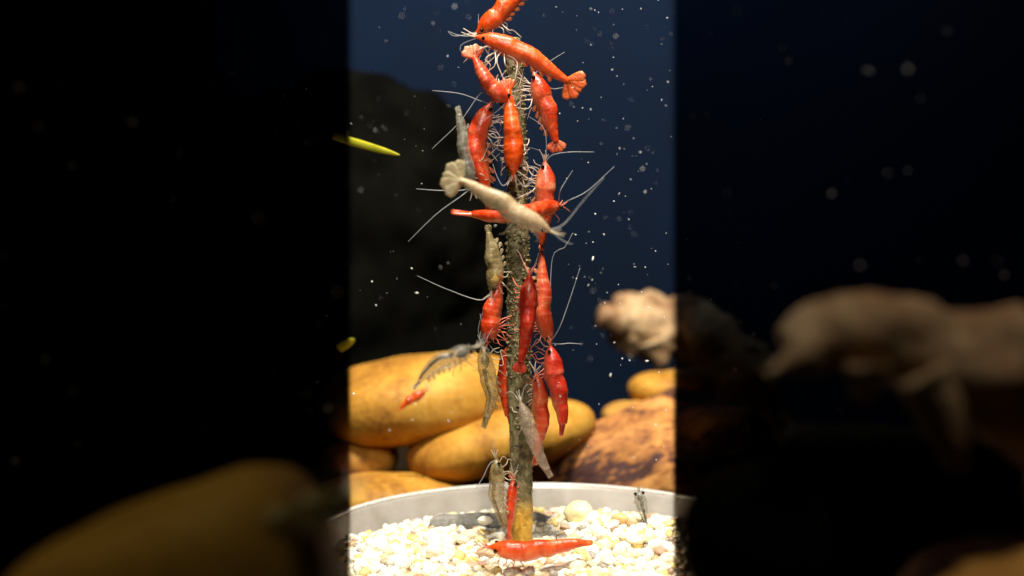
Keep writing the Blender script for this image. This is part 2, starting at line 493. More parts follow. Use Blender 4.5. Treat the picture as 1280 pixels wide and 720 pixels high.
# rolled lip round the rim
ring = np.stack([DX + 5.135 * np.cos(th), 5.135 * np.sin(th), np.full(120, 0.985)], 1)
v = []; f = []
for j in range(120):
    a = th[j]
    for k in range(8):
        b = 2 * math.pi * k / 8
        rr = 5.135 + 0.075 * math.cos(b)
        v.append((DX + rr * math.cos(a), rr * math.sin(a), 0.985 + 0.06 * math.sin(b)))
for j in range(120):
    for k in range(8):
        f.append((j * 8 + k, ((j + 1) % 120) * 8 + k, ((j + 1) % 120) * 8 + (k + 1) % 8, j * 8 + (k + 1) % 8))
m2 = plain('dish_rim', (0.62, 0.61, 0.60), 0.3, 1.0, 0.3)
part('rim', v, f, m2, dish, db)
dish.scale = (1.09, 1.06, 1.0)
dish.location = (DX * S, 0, -0.93 * S)
dish.rotation_euler = (math.radians(3.3), 0, 0)      # stands a little tilted to the front

# ------------------------------------------------------------------ gravel
m, nt, bs = new_mat('gravel')
at = N(nt, 'ShaderNodeVertexColor'); at.layer_name = 'tint'
n = noise(nt, 6.0, 4, 0.6)
c = mix(nt, 0.20, at.outputs[0], ramp(nt, n, [(0.3, (0.74, 0.58, 0.30)), (0.6, (0.95, 0.93, 0.86))]))
nt.links.new(c, bs.inputs['Base Color'])
bs.inputs['Roughness'].default_value = 0.45
bs.inputs['Subsurface Weight'].default_value = 0.15
bs.inputs['Subsurface Scale'].default_value = 0.1 * S
bump(nt, bs, n, 0.4, 0.03)
MAT['gravel'] = m

pv, pf = sphere(9, 6)
shapes = []
for k in range(10):
    q = pv.copy()
    for i, w in enumerate(pv):
        q[i] = w * (1 + 0.42 * mnoise.noise(Vector(w * 1.25) + Vector((k * 5.1, 0, 0))) + 0.12 * mnoise.noise(Vector(w * 3.2) + Vector((0, k * 3.1, 0))))
    shapes.append(q * np.array([1, 0.8, 0.68]))
def rot(a, b, c):
    return np.array((Vector((0, 0, 0)).to_track_quat('Z', 'Y') if False else __import__('mathutils').Euler((a, b, c)).to_matrix()))
def ground(x, y):
    """height of the gravel bed"""
    xx = x - DX; r = math.hypot(xx, y)
    h = 0.30 + 0.16 * mnoise.noise(Vector((x * 0.5, y * 0.5, 0.3)))
    h += 0.34 * math.exp(-((x - 2.6) ** 2 + (y - 1.6) ** 2) / 2.6)
    h += 0.20 * math.exp(-((x + 1.6) ** 2 + (y + 0.6) ** 2) / 2.5)
    h -= 0.20 * math.exp(-((x + 0.6) ** 2 + (y + 2.6) ** 2) / 1.2)
    return h
tints = [((0.90, 0.88, 0.82), 9), ((0.86, 0.78, 0.60), 6), ((0.80, 0.64, 0.36), 3.2), ((0.76, 0.54, 0.12), 2.2), ((0.52, 0.28, 0.12), 1.1), ((0.22, 0.11, 0.06), 0.7), ((0.24, 0.23, 0.21), 0.5)]
tw = np.array([w for _, w in tints]); tw = tw / tw.sum()
V = []; F = []; T = []; cnt = 0
spots = []
for _ in range(3300):
    a = rng.uniform(0, 2 * math.pi); r = 4.95 * math.sqrt(rng.uniform(0, 1))
    x, y = DX + r * math.cos(a), r * math.sin(a)
    s = rng.uniform(0.085, 0.17)
    z = ground(x, y) - 0.04 + rng.uniform(-0.10, 0.03)
    q = shapes[rng.integers(10)] * s @ rot(rng.uniform(-.5, .5), rng.uniform(-.5, .5), rng.uniform(0, 6.3)).T + np.array([x, y, z])
    o = sum(len(t) for t in V)
    V.append(q); F += [tuple(i + cnt for i in ff) for ff in pf]; cnt += len(q)
    t = np.array(tints[rng.choice(len(tints), p=tw)][0]) * rng.uniform(0.92, 1.04)
    T.append(np.tile([*np.clip(t, 0, 1), 1.0], (len(q), 1)))
# a bed under the pebbles so that no dish bottom shows between them
V = np.vstack(V); T = np.vstack(T)
gr = link('gravel', mesh_data('gravel', V - np.array([DX, 0, -0.4]), F, MAT['gravel'], attrs={'tint': T}), None, (DX, 0, -0.4))
tag(gr, 'pale cream and white gravel filling the white dish', 'gravel', kind='stuff')
bv = []; bf = []
nr, na = 14, 60
for i in range(nr + 1):
    r = 4.99 * i / nr
    for j in range(na):
        a = 2 * math.pi * j / na
        x, y = DX + r * math.cos(a), r * math.sin(a)
        bv.append((x, y, ground(x, y) - 0.10))
for i in range(nr):
    for j in range(na):
        k = (j + 1) % na
        bf.append((i * na + j, (i + 1) * na + j, (i + 1) * na + k, i * na + k))
bed = mesh_data('gravel_bed', np.array(bv) - np.array([DX, 0, -0.4]), bf, MAT['gravel'], attrs={'tint': np.tile([0.8, 0.74, 0.62, 1], (len(bv), 1))})
link('gravel_bed', bed, gr)['kind'] = 'stuff'

pebble_me = {}
def pebble(px, py, size, tint, label, name='pebble', cat='pebble', group=None, flat=0.7, stretch=1.0, lift=0.0, rz=None):
    """a pebble that can be told apart: found on the gravel along the pixel's line of sight"""
    d = 22.5
    while d < 33:
        p = P(px, py, d)
        if p[2] <= ground(p[0], p[1]) + 0.5 * size * flat + lift: break
        d += 0.05
    k = random.randrange(10)
    key_ = (k, tint)
    if key_ not in pebble_me:
        uv, uf = sphere(16, 11)
        q = uv.copy()
        for i, w in enumerate(uv):
            q[i] = w * (1 + 0.34 * mnoise.noise(Vector(w * 1.2) + Vector((k * 5.1, 0, 0))) + 0.10 * mnoise.noise(Vector(w * 3.0) + Vector((0, k * 3.1, 0))))
        pebble_me[key_] = mesh_data('pebble', q * np.array([1, 0.8, 1.0]), uf, MAT['gravel'], attrs={'tint': np.tile([*tint, 1], (len(q), 1))})
    o = link(name, pebble_me[key_], None, P(px, py, d))
    o.scale = (size * stretch, size, size * flat)
    o.rotation_euler = (random.uniform(-.2, .2), random.uniform(-.2, .2), random.uniform(-.5, .5) if rz is None else rz)
    tag(o, label, cat, group)
    return o
CR = (0.93, 0.91, 0.84); YE = (0.90, 0.74, 0.22); BR = (0.46, 0.24, 0.13); DK = (0.22, 0.15, 0.10); AM = (0.74, 0.44, 0.12); PK = (0.80, 0.62, 0.48)
pebble(724, 643, 0.36, (0.90, 0.82, 0.44), 'largest pale yellow pebble against the back wall of the dish', flat=0.85)
pebble(742, 648, 0.22, CR, 'round cream pebble touching the large pale yellow one', flat=0.8)
pebble(774, 648, 0.20, AM, 'amber pebble just left of the small grey shrimp', stretch=1.15)
pebble(791, 652, 0.15, (0.58, 0.40, 0.20), 'tan brown pebble at the foot of the small grey shrimp')
pebble(706, 659, 0.13, BR, 'brown chip behind the tail of the shrimp lying on the gravel')
pebble(827, 690, 0.16, BR, 'brown pebble in the gravel at the far right')
pebble(836, 655, 0.16, YE, 'bright yellow pebble near the right end of the gravel')
pebble(606, 691, 0.19, (0.62, 0.36, 0.20), 'reddish brown pebble under the snout of the lying shrimp', stretch=1.2)
pebble(592, 706, 0.16, (0.56, 0.30, 0.16), 'flat brown chip left below the lying shrimp', stretch=1.9, flat=0.45)
pebble(574, 695, 0.16, YE, 'yellow pebble left of the reddish brown pebble', flat=0.7)
pebble(500, 697, 0.17, (0.80, 0.60, 0.30), 'tan pebble in the front left of the gravel')
pebble(482, 702, 0.13, (0.40, 0.30, 0.20), 'small dark brown pebble in the front left gravel')
pebble(462, 694, 0.17, YE, 'yellow pebble beside an orange brown one at the far left', flat=0.75)
pebble(450, 700, 0.15, AM, 'orange brown pebble at the far left of the gravel')
pebble(495, 706, 0.12, (0.50, 0.28, 0.16), 'small brown pebble in the lowest left of the gravel')
pebble(577, 674, 0.17, PK, 'peach pebble in front of the grey slate piece', stretch=1.3)
pebble(594, 668, 0.15, PK, 'upright peach pebble before the middle of the slate piece', flat=1.1)
pebble(602, 676, 0.16, (0.90, 0.76, 0.36), 'yellow cream pebble in front of the right end of the slate')
pebble(622, 672, 0.18, CR, 'cream pebble leaning on the foot of the stick', stretch=1.2)
pebble(607, 650, 0.15, CR, 'white pebble lying on top of the grey slate piece', stretch=1.3, lift=0.30)
pebble(697, 706, 0.13, (0.42, 0.26, 0.16), 'thin brown chip below the tail of the lying shrimp', stretch=1.8, flat=0.4)
pebble(727, 690, 0.14, YE, 'greenish yellow pebble under the tail tip of the lying shrimp')
for i in range(70):
    px = random.uniform(445, 838); py = random.uniform(668, 708)
    if 600 < px < 750 and 670 < py < 705: continue
    pebble(px, py, random.uniform(0.13, 0.21), random.choice([CR, CR, (0.92, 0.86, 0.70), (0.90, 0.80, 0.55)]),
           'whitish rounded pebble among the gravel in the dish', group='whitish pebbles in the dish', flat=random.uniform(0.6, 0.95))

# grey slate piece lying behind the stick
sx0, sx1 = -2.08, 0.98
prof = [(-0.20, -0.18), (-0.22, 0.14), (-0.12, 0.30), (0.30, 0.36), (0.42, 0.20), (0.40, -0.18)]
v = []; f = []
ns = 34
for i in range(ns):
    x = sx0 + (sx1 - sx0) * i / (ns - 1)
    e = 1.0 - 0.35 * (abs(2 * i / (ns - 1) - 1)) ** 8
    for (a, b) in prof:
        nn = mnoise.noise_vector(Vector((x * 1.8, a * 3, b * 3)))
        v.append((x + 0.05 * nn[0], 2.35 + 0.12 * x + a * e + 0.05 * nn[1], 0.30 + b * e + 0.05 * nn[2]))
for i in range(ns - 1):
    for j in range(6):
        k = (j + 1) % 6
        f.append((i * 6 + j, (i + 1) * 6 + j, (i + 1) * 6 + k, i * 6 + k))
f.append(tuple(range(6))); f.append(tuple((ns - 1) * 6 + j for j in range(5, -1, -1)))
sb_ = np.array([-0.5, 2.4, -0.1])
tag(link('slate_piece', mesh_data('slate_piece', np.array(v) - sb_, f, MAT['slate'], smooth=False), None, sb_),
    'long flat grey slate piece half buried in gravel behind the stick', 'slate')

# ------------------------------------------------------------------ the stick
m, nt, bs = new_mat('stick_bark')
tc = N(nt, 'ShaderNodeTexCoord'); sx = N(nt, 'ShaderNodeSeparateXYZ'); nt.links.new(tc.outputs['Object'], sx.inputs[0])
n = noise(nt, 5.0, 6, 0.65, 0.4); n2 = noise(nt, 1.1, 4, 0.6)
crust = ramp(nt, n, [(0.30, (0.03, 0.025, 0.012)), (0.48, (0.16, 0.135, 0.062)), (0.62, (0.32, 0.27, 0.14)), (0.85, (0.50, 0.44, 0.27))])
bare = ramp(nt, n, [(0.3, (0.30, 0.15, 0.02)), (0.55, (0.70, 0.42, 0.05)), (0.8, (0.80, 0.56, 0.12))])
ma = N(nt, 'ShaderNodeMath', operation='MULTIPLY_ADD'); nt.links.new(n2, ma.inputs[0]); ma.inputs[1].default_value = 1.6 * S; nt.links.new(sx.outputs[2], ma.inputs[2])
mp = N(nt, 'ShaderNodeMapRange'); nt.links.new(ma.outputs[0], mp.inputs[0])
mp.inputs[1].default_value = 1.9 * S; mp.inputs[2].default_value = 2.6 * S
nt.links.new(mix(nt, mp.outputs[0], bare, crust), bs.inputs['Base Color'])
bs.inputs['Roughness'].default_value = 0.5
bump(nt, bs, n, 1.0, 0.06)
MAT['bark'] = m
ax = spline([P(653, 712, 28), P(652, 640, 28), P(651, 540, 28), P(649, 440, 28), P(648, 340, 28), P(647, 240, 28), P(645, 140, 28), P(643, 78, 28), P(642, 48, 28)], 120)
rr = np.interp(np.linspace(0, 1, 120), [0, .1, .35, .7, .95, 1], [.265, .262, .268, .245, .20, .15])
v, f = tube(ax, rr, 28)
cc = np.repeat(ax, 28, axis=0)
v = np.array([c_ + (p - c_) * (1 + 0.10 * mnoise.fractal(Vector((p[0] * 4, p[1] * 4, p[2] * 2.2)), 0.8, 2.1, 4)) for p, c_ in zip(v, cc)])
SB = ax[0].copy()
stick = thing('feeding_stick', 'upright brown stick crusted with green food crumbs in the dish', 'stick', SB)
part('stem', v, f, MAT['bark'], stick, SB)
# crumbs of food stuck on it
m, nt, bs = new_mat('food_crumbs')
at = N(nt, 'ShaderNodeVertexColor'); at.layer_name = 'tint'
n = noise(nt, 12.0, 3, 0.6)
nt.links.new(mix(nt, 0.4, at.outputs[0], ramp(nt, n, [(0.35, (0.03, 0.025, 0.012)), (0.7, (0.34, 0.30, 0.17))])), bs.inputs['Base Color'])
bs.inputs['Roughness'].default_value = 0.6
V = []; F = []; T = []; cnt = 0
cv, cf = sphere(6, 4)
ctint = [(0.10, 0.09, 0.04), (0.20, 0.18, 0.08), (0.30, 0.27, 0.13), (0.42, 0.37, 0.20), (0.17, 0.18, 0.06)]
ntry = 0
while ntry < 3000:
    ntry += 1
    t = rng.uniform(0.14, 0.985); i = t * 119; k = int(i)
    dens = np.interp(t, [0.14, 0.2, 0.36, 0.44, 0.62, 0.72, 1.0], [0.15, 0.4, 0.5, 1.0, 1.0, 0.7, 0.5])
    if rng.uniform() > dens: continue
    c_ = ax[k]; r_ = rr[k]
    a = rng.uniform(0, 2 * math.pi)
    s = rng.uniform(0.012, 0.038) * (0.55 if t < 0.36 else 1)
    p = c_ + np.array([math.cos(a), math.sin(a), 0]) * (r_ + s * 0.1) + np.array([0, 0, rng.uniform(-.05, .05)])
    q = cv * s * rng.uniform(0.4, 1.7, 3) @ rot(*rng.uniform(0, 6, 3)).T
    q = q * (1 + 0.5 * rng.uniform(-1, 1, (len(q), 1))) + p
    V.append(q); F += [tuple(j + cnt for j in ff) for ff in cf]; cnt += len(q)
    T.append(np.tile([*ctint[rng.integers(len(ctint))], 1], (len(q), 1)))
cr = part('food_crust', np.vstack(V), F, m, stick, SB, attrs={'tint': np.vstack(T)})
cr['kind'] = 'stuff'

# ------------------------------------------------------------------ shrimp
EV, EF = sphere(10, 7)
eye_me = mesh_data('eye', EV * np.array([1, 1, 1.1]), EF, MAT['eye'])
prof_t = [0, .05, .10, .14, .19, .25, .32, .40, .46, .54, .62, .70, .78, .86, .93, 1.0]
prof_h = [.03, .10, .24, .46, .70, .88, .98, 1.0, .94, .97, .93, .84, .70, .54, .39, .27]
prof_w = [.02, .06, .20, .46, .64, .78, .84, .84, .77, .75, .70, .63, .52, .42, .33, .27]
seg_at = [.405, .49, .575, .66, .745, .83]

def blade(base, direc, lateral, length, width, thick, nu=8, nl=9, pointed=False):
    """one leaf of the tail fan: rounded paddle with a real thickness"""
    direc = norm(direc); lateral = norm(lateral - np.dot(lateral, direc) * direc); nrm = np.cross(direc, lateral)
    v = []; f = []
    for i in range(nl):
        t = i / (nl - 1)
        w = width * (0.34 + 0.66 * math.sin(min(1, t * 1.15) * math.pi / 2)) * math.sqrt(max(0.0, 1 - max(0, (t - 0.72) / 0.28) ** 3.0) + 0.004)
        if pointed: w = width * (1 - t ** 1.4) + 0.006
        th_ = thick * (1 - 0.75 * t) + 0.003
        for j in range(nu):
            a = 2 * math.pi * j / nu
            v.append(base + direc * length * t + lateral * w * math.cos(a) + nrm * th_ * math.sin(a))
    for i in range(nl - 1):
        for j in range(nu):
            k = (j + 1) % nu
            f.append((i * nu + j, i * nu + k, (i + 1) * nu + k, (i + 1) * nu + j))
    f.append(tuple(range(nu - 1, -1, -1))); f.append(tuple((nl - 1) * nu + j for j in range(nu)))
    pat = [(0.95, 0.8, 0.10 + 0.9 * max(0, (i // nu) / (nl - 1) - 0.55) * 1.6, 1) for i in range(len(v))]
    return np.array(v), f, pat

def shrimp(label, pts, half, dorsal, kind, d=27.6, depths=None, antennae=None, fan=0.16, fan_lat=None, fan_open=0.5, legs=4,
           leg_len=0.30, leg_mat=None, group='shrimp feeding on the stick', legs_on=True, gut=None, fan_dir=None, ant_mat='antenna',
           leg_spread=0.7, seed=0, swim=True, ant_d=None):
    rs = random.Random(seed * 131 + int(pts[0][0] * 7 + pts[0][1]))
    n = 64
    dd = depths if depths else [d] * len(pts)
    path = spline([P(x, y, z) for (x, y), z in zip(pts, dd)], n)
    L = np.linalg.norm(np.diff(path, axis=0), axis=1).sum()
    T_ = norm(np.gradient(path, axis=0))
    dv_ = norm(np.array(dorsal, dtype=float))
    U = norm(dv_ - (T_ @ dv_)[:, None] * T_)
    W = np.cross(T_, U)
    t = np.linspace(0, 1, n)
    R0 = half * np.mean(dd) / FPX
    h = np.interp(t, prof_t, prof_h) * R0
    w = np.interp(t, prof_t, prof_w) * R0
    if fan_open < 0.32:
        k_ = np.interp(t, [0, 0.78, 1], [1, 1, 1.5]); h = h * k_; w = w * k_
    vary = np.array([mnoise.noise(Vector((x * 4.5, seed * 3.3 + pts[0][0] * 0.37, pts[0][1] * 0.21))) for x in t])
    h = h * (1 + 0.11 * vary * np.clip(t * 6, 0, 1)); w = w * (1 + 0.12 * vary[::-1])
    hump = np.exp(-((t - 0.60) / 0.10) ** 2) * 0.14 - np.exp(-((t - 0.43) / 0.05) ** 2) * 0.05
    path = path + U * (hump * R0)[:, None]
    edge = np.zeros(n)
    for s in seg_at:            # each shell plate overlaps the next
        x = (t - s) / 0.085
        step = np.where((x <= 0) & (x > -1), 0.032 * (1 + x), 0.0)
        h *= 1 + step; w *= 1 + step
        edge = np.maximum(edge, np.where((x <= 0.02) & (x > -0.28), 1 + x / 0.28, 0))
    seg = 18
    a = np.linspace(0, 2 * math.pi, seg, endpoint=False)
    up = np.cos(a); sd = np.sin(a)
    hu = np.where(up > 0, 1.0, 0.86)
    # body carried a little low in front (belly) so the back line stays smooth
    v = path[:, None] + (h[:, None] * (up * hu)[None])[..., None] * U[:, None] + (w[:, None] * (sd * (1 - 0.16 * (up < -0.3)))[None])[..., None] * W[:, None]
    jit = np.array([[mnoise.noise(Vector(p * 5.5)) for p in row] for row in v])
    rag = np.where(up < -0.2, 0.20, 0.07)[None]
    v = v + (v - path[:, None]) * (rag * jit)[..., None]
    v = v.reshape(-1, 3)
    f = []
    for i in range(n - 1):
        for j in range(seg):
            k = (j + 1) % seg
            f.append((i * seg + j, i * seg + k, (i + 1) * seg + k, (i + 1) * seg + j))
    f.append(tuple(range(seg - 1, -1, -1))); f.append(tuple((n - 1) * seg + j for j in range(seg)))
    pat = np.zeros((n, seg, 4)); pat[..., 3] = 1
    pat[..., 0] = t[:, None]; pat[..., 1] = (0.5 + 0.5 * up)[None]; pat[..., 2] = edge[:, None]
    mat = MAT[kind]
    red = kind in ('orange', 'red', 'crimson', 'pink')
    lm = MAT[leg_mat] if leg_mat else MAT['limb_red' if red else 'limb_clear']
    base = path[int(n * 0.45)] - U[int(n * 0.45)] * h[int(n * 0.45)]
    root = thing('shrimp', label, 'shrimp', base, group)
    part('body', v, f, mat, root, base, attrs={'pattern': pat.reshape(-1, 4)})
    at_ = lambda x: min(n - 1, max(0, int(round(x * (n - 1)))))
    # tail fan
    te = T_[-1] if fan_dir is None else norm(np.array(fan_dir, dtype=float))
    lat = W[-1] if fan_lat is None else np.array(fan_lat, dtype=float)
    lat = norm(lat - np.dot(lat, te) * te)
    fl = fan * L
    for ang, ln, wd in ((0, .92, .55), (.45, 1.0, .80), (-.45, 1.0, .80), (.95, .95, .80), (-.95, .95, .80)):
        an = ang * fan_open * 1.1
        dr = te * math.cos(an) + lat * math.sin(an)
        bv_, bf_, bp = blade(path[-1] - te * 0.06 + np.cross(te, lat) * (0.014 * ang), dr, lat, fl * ln, max(fl * 0.36 * wd * (0.45 + 0.55 * min(1, fan_open)), 0.03) if fan_open >= 0.32 else w[-1] * (1.0 if ang == 0 else 0.8), h[-1] * (0.30 if fan_open >= 0.32 else 0.6), pointed=fan_open < 0.32)
        part('tail_blade', bv_, bf_, mat, root, base, attrs={'pattern': bp})
    # eyes on short stalks
    ie = at_(0.135)
    er = max(0.042, R0 * 0.17)
    for sg in (1, -1):
        e = link('eye', eye_me, root, path[ie] + sg * W[ie] * (w[ie] + er * 0.55) + U[ie] * h[ie] * 0.25 - base)
        e.scale = (er,) * 3
    # long antennae, then the two short pairs in front
    am = MAT[ant_mat]
    ih = at_(0.09)
    if antennae is None:
        antennae = []
        for sg in (1, -1):
            q = [path[ih]]
            dr = norm(-T_[ih] + sg * W[ih] * rs.uniform(.3, .8) + U[ih] * rs.uniform(-.1, .7))
            bend = norm(U[ih] * rs.uniform(-.4, .8) + sg * W[ih] * rs.uniform(-.2, 1) + T_[ih] * rs.uniform(0, .8))
            for s in (.15, .35, .6):
                q.append(path[ih] + dr * L * s + bend * L * s * s * 0.8)
            antennae.append(np.array(q))
    else:
        antennae = [np.vstack([path[ih][None], np.array([P(x, y, ant_d or np.mean(dd)) for x, y in q])]) for q in antennae]
    for q in antennae:
        c_ = spline(q, 22)
        v_, f_ = tube(c_, np.linspace(0.0145, 0.006, 22), 5)
        part('antenna', v_, f_, am, root, base)
    for sg in (1, -1):
        for s2 in (0.16, 0.10):
            dr = norm(-T_[ih] + sg * W[ih] * rs.uniform(.15, .5) + U[ih] * rs.uniform(-.25, .35))
            q = spline([path[ih], path[ih] + dr * L * s2 * 0.5, path[ih] + dr * L * s2 + U[ih] * rs.uniform(-.08, .10)], 8)
            v_, f_ = tube(q, np.linspace(0.022, 0.009, 8), 5)
            part('antennule', v_, f_, lm, root, base)
    # walking legs
    if legs_on:
        if legs >= 5: legs = 7              # the feeding limbs show as well
        for kx in range(legs):
            x = 0.20 + 0.20 * kx / max(1, legs - 1)
            i = at_(x)
            for sg in (1, -1):
                st = path[i] - U[i] * h[i] * 0.55 + sg * W[i] * w[i] * 0.55
                ll = L * leg_len * rs.uniform(0.55, 1.25)
                fw = (0.55 - 1.1 * kx / max(1, legs - 1)) + rs.uniform(-.55, .55)
                o1 = norm(-U[i] * 0.6 + sg * W[i] * leg_spread + -T_[i] * fw)
                o2 = norm(-U[i] * 1.0 + sg * W[i] * (0.2 * leg_spread) - T_[i] * (fw + rs.uniform(-.3, .5)))
                o3 = norm(-U[i] * 0.7 - sg * W[i] * rs.uniform(0, .5) - T_[i] * rs.uniform(-.5, .7))
                p1 = st + o1 * ll * 0.34; p2 = p1 + o2 * ll * 0.40; p3 = p2 + o3 * ll * 0.32
                cl = norm(np.array([rs.gauss(0, 1), rs.gauss(0, 1), rs.gauss(0, 1)])) * ll * rs.uniform(0.04, 0.20)
                c_ = spline([st, p1 + cl, p2 - cl, p3 + cl * 0.6], 13)
                v_, f_ = tube(c_, np.linspace(0.0150, 0.007, 13), 5)
                part('leg', v_, f_, lm, root, base)
    # swimmerets
    if swim:
        for kx in range(5):
            x = 0.47 + 0.085 * kx
            i = at_(x)
            for sg in (1, -1):
                st = path[i] - U[i] * h[i] * 0.70 + sg * W[i] * w[i] * 0.45
                dr = norm(-U[i] * 0.55 + T_[i] * rs.uniform(.7, 1.1) + sg * W[i] * 0.10)
                bv_, bf_, bp = blade(st, dr, T_[i], R0 * rs.uniform(0.50, 0.68), R0 * 0.20, 0.020, 6, 6)
                part('swimmeret', bv_, bf_, mat, root, base, attrs={'pattern': [(x, 0.1, 0.5, 1)] * len(bv_)})
    # organs seen through a clear shell
    if gut:
        i0, i1 = at_(0.18), at_(0.36)
        c_ = path[i0:i1 + 1] + U[i0:i1 + 1] * (h[i0:i1 + 1] * 0.05)[:, None]
        rg = np.sin(np.linspace(0.15, math.pi - 0.1, len(c_))) * R0 * 0.46
        v_, f_ = tube(c_, rg, 10)
        part('stomach', v_, f_, MAT[gut], root, base)
        i1 = at_(0.93); i0 = at_(0.36)
        c_ = path[i0:i1 + 1] + U[i0:i1 + 1] * (h[i0:i1 + 1] * 0.48)[:, None]
        v_, f_ = tube(c_, np.linspace(0.05, 0.02, len(c_)), 6)
        part('gut', v_, f_, MAT['gut_dark'], root, base)
    return root

# dorsal vectors are (right, away from camera, up)
shrimp('orange shrimp at the very top, its tail leaving the picture', [(590, 45), (600, 38), (614, 27), (632, 11), (650, -8), (660, -18)], 13.5, (-0.6, -0.5, 0.6), 'orange', 27.9,
       antennae=[[(598, 30), (598, 18)], [(570, 45), (560, 40)]], leg_mat='limb_white')
shrimp('large orange shrimp draped over the top of the stick, tail fan to the right', [(585, 45), (600, 47), (622, 54), (650, 66), (676, 81), (698, 95), (711, 102)], 13.5, (0.35, -0.35, 0.85), 'orange', 27.0,
       antennae=[[(574, 44), (560, 39)], [(578, 55), (575, 63)]], fan=0.185, fan_lat=(0.62, -0.15, 0.78), fan_open=0.85, fan_dir=(0.72, -0.1, -0.58), leg_mat='limb_white', legs=5, leg_len=0.34)
shrimp('mottled red shrimp head down at the upper left, pale tail fan at top', [(640, 132), (631, 124), (617, 111), (605, 94), (597, 80), (592, 70)], 13, (-0.45, -0.9, 0.15), 'pink', 26.8,
       antennae=[[(620, 140), (605, 150)], [(640, 145), (646, 158)]], fan=0.24, fan_open=0.8, fan_lat=(0.8, 0.1, 0.4), leg_mat='limb_white', fan_dir=(-0.25, 0, 0.9), legs=5)
shrimp('red shrimp hanging tail down at the upper right of the stick', [(664, 84), (668, 95), (674, 113), (682, 138), (690, 163), (695, 178)], 14.5, (0.9, -0.45, 0.15), 'red', 27.8,
       antennae=[[(690, 75), (706, 65)], [(688, 110), (706, 109)]], fan=0.17, fan_open=0.75, fan_lat=(0.8, 0, -0.3), leg_mat='limb_white', legs=5, leg_len=0.34, fan_dir=(0.1, 0, -1))
shrimp('curved red shrimp left of the stick just above the cream one', [(620, 120), (612, 134), (604, 152), (597, 175), (600, 200), (606, 224), (610, 246)], 15, (-0.85, -0.55, 0.1), 'red', 27.4,
       antennae=[[(600, 126), (575, 117), (540, 113)], [(602, 116), (575, 152), (540, 186)]], leg_mat='limb_white', legs=5)
shrimp('bright orange shrimp on the front of the stick facing down, seen from its back', [(642, 227), (642, 214), (642, 200), (642, 182), (640, 158), (637, 132), (635, 112)], 15, (0, -1, 0.05), 'orange', 26.9,
       antennae=[[(630, 232), (622, 222), (616, 205)], [(655, 233), (664, 222), (668, 208)]], leg_mat='limb_white', leg_spread=1.3, legs=5, leg_len=0.30)
shrimp('red shrimp facing up at the right, long antennae fanning from its snout', [(681, 193), (681, 205), (681, 222), (680, 245), (678, 268), (677, 288), (677, 306)], 15, (0.85, -0.5, 0.1), 'pink', 27.7,
       antennae=[[(690, 194), (712, 190), (743, 190)], [(676, 190), (668, 186), (658, 184)], [(683, 178), (678, 158), (660, 145)]], leg_mat='limb_white', legs=5, fan=0.10)
shrimp('red shrimp lying across the stick behind the cream one, pointed tail left', [(704, 256), (690, 259), (668, 264), (642, 271), (616, 271), (592, 268)], 12.5, (0.1, -0.6, 0.75), 'red', 26.3,
       antennae=[[(700, 240), (706, 228), (716, 213)], [(712, 250), (735, 238), (768, 208)]], fan=0.21, fan_open=0.18, swim=False, depths=[27.2, 26.7, 26.3, 26.0, 26.0, 26.3], legs=3, leg_len=0.2, fan_dir=(-1, 0, 0.12))
shrimp('cream coloured shrimp swimming slantwise in front of the stick', [(698, 294), (684, 287), (662, 276), (636, 262), (610, 246), (588, 232), (574, 225)], 15, (0.35, -0.6, 0.7), 'cream', 23.6,
       antennae=[[(705, 280), (730, 250), (755, 222)], [(706, 302), (716, 305)]], fan=0.20, fan_open=1.0, fan_lat=(0.3, -0.2, 0.9), group='shrimp feeding on the stick', leg_len=0.16, fan_dir=(-0.9, 0.1, 0.35), swim=False)
shrimp('glassy grey shrimp tail up left of the curved red one', [(592, 244), (589, 228), (586, 208), (583, 188), (579, 168), (576, 152), (574, 143)], 11.5, (-0.8, -0.55, 0), 'grey', 27.3,
       antennae=[[(575, 238), (548, 238), (520, 236)], [(575, 246), (545, 268), (510, 302)]], fan=0.14, fan_open=0.3, gut='gut_dark', seed=3)
shrimp('tan glassy shrimp with yellow belly hanging left of the middle of the stick', [(612, 372), (615, 362), (619, 348), (620, 332), (617, 315), (613, 300), (611, 290)], 12.5, (-0.85, -0.5, 0), 'tan', 27.5,
       antennae=[[(600, 375), (560, 362), (522, 345)], [(606, 385), (600, 398)]], gut='gut_yellow', leg_len=0.25, seed=4)
shrimp('red shrimp with dark patches left of the stick facing down', [(607, 436), (610, 426), (613, 412), (615, 398), (619, 382), (622, 366), (624, 352)], 13.5, (-0.9, -0.45, 0), 'red', 27.6,
       antennae=[[(600, 425), (602, 405), (600, 392)], [(620, 440), (630, 438)]], legs=5, leg_len=0.28, seed=5, swim=False)
shrimp('crimson shrimp on the front of the stick facing up, both eyes showing', [(663, 334), (662, 344), (661, 358), (660, 384), (658, 410), (655, 432), (651, 452)], 13.5, (0.15, -1, 0), 'crimson', 26.9,
       antennae=[[(655, 330), (650, 318), (646, 312)], [(669, 330), (672, 322), (673, 316)]], leg_mat='limb_red', leg_spread=1.2, fan=0.16, fan_open=0.4, leg_len=0.22, ant_mat='antenna_red')
shrimp('pinkish red shrimp facing down at the right of the crimson one', [(692, 440), (688, 430), (682, 412), (677, 390), (677, 362), (677, 338), (677, 318)], 12.5, (0.9, -0.45, 0), 'pink', 27.8,
       antennae=[[(700, 430), (712, 429), (728, 430)], [(700, 408), (712, 375), (725, 335)], [(690, 326), (706, 309), (716, 291)]], leg_mat='limb_red', legs=5, fan=0.12, fan_open=0.5, leg_len=0.24)
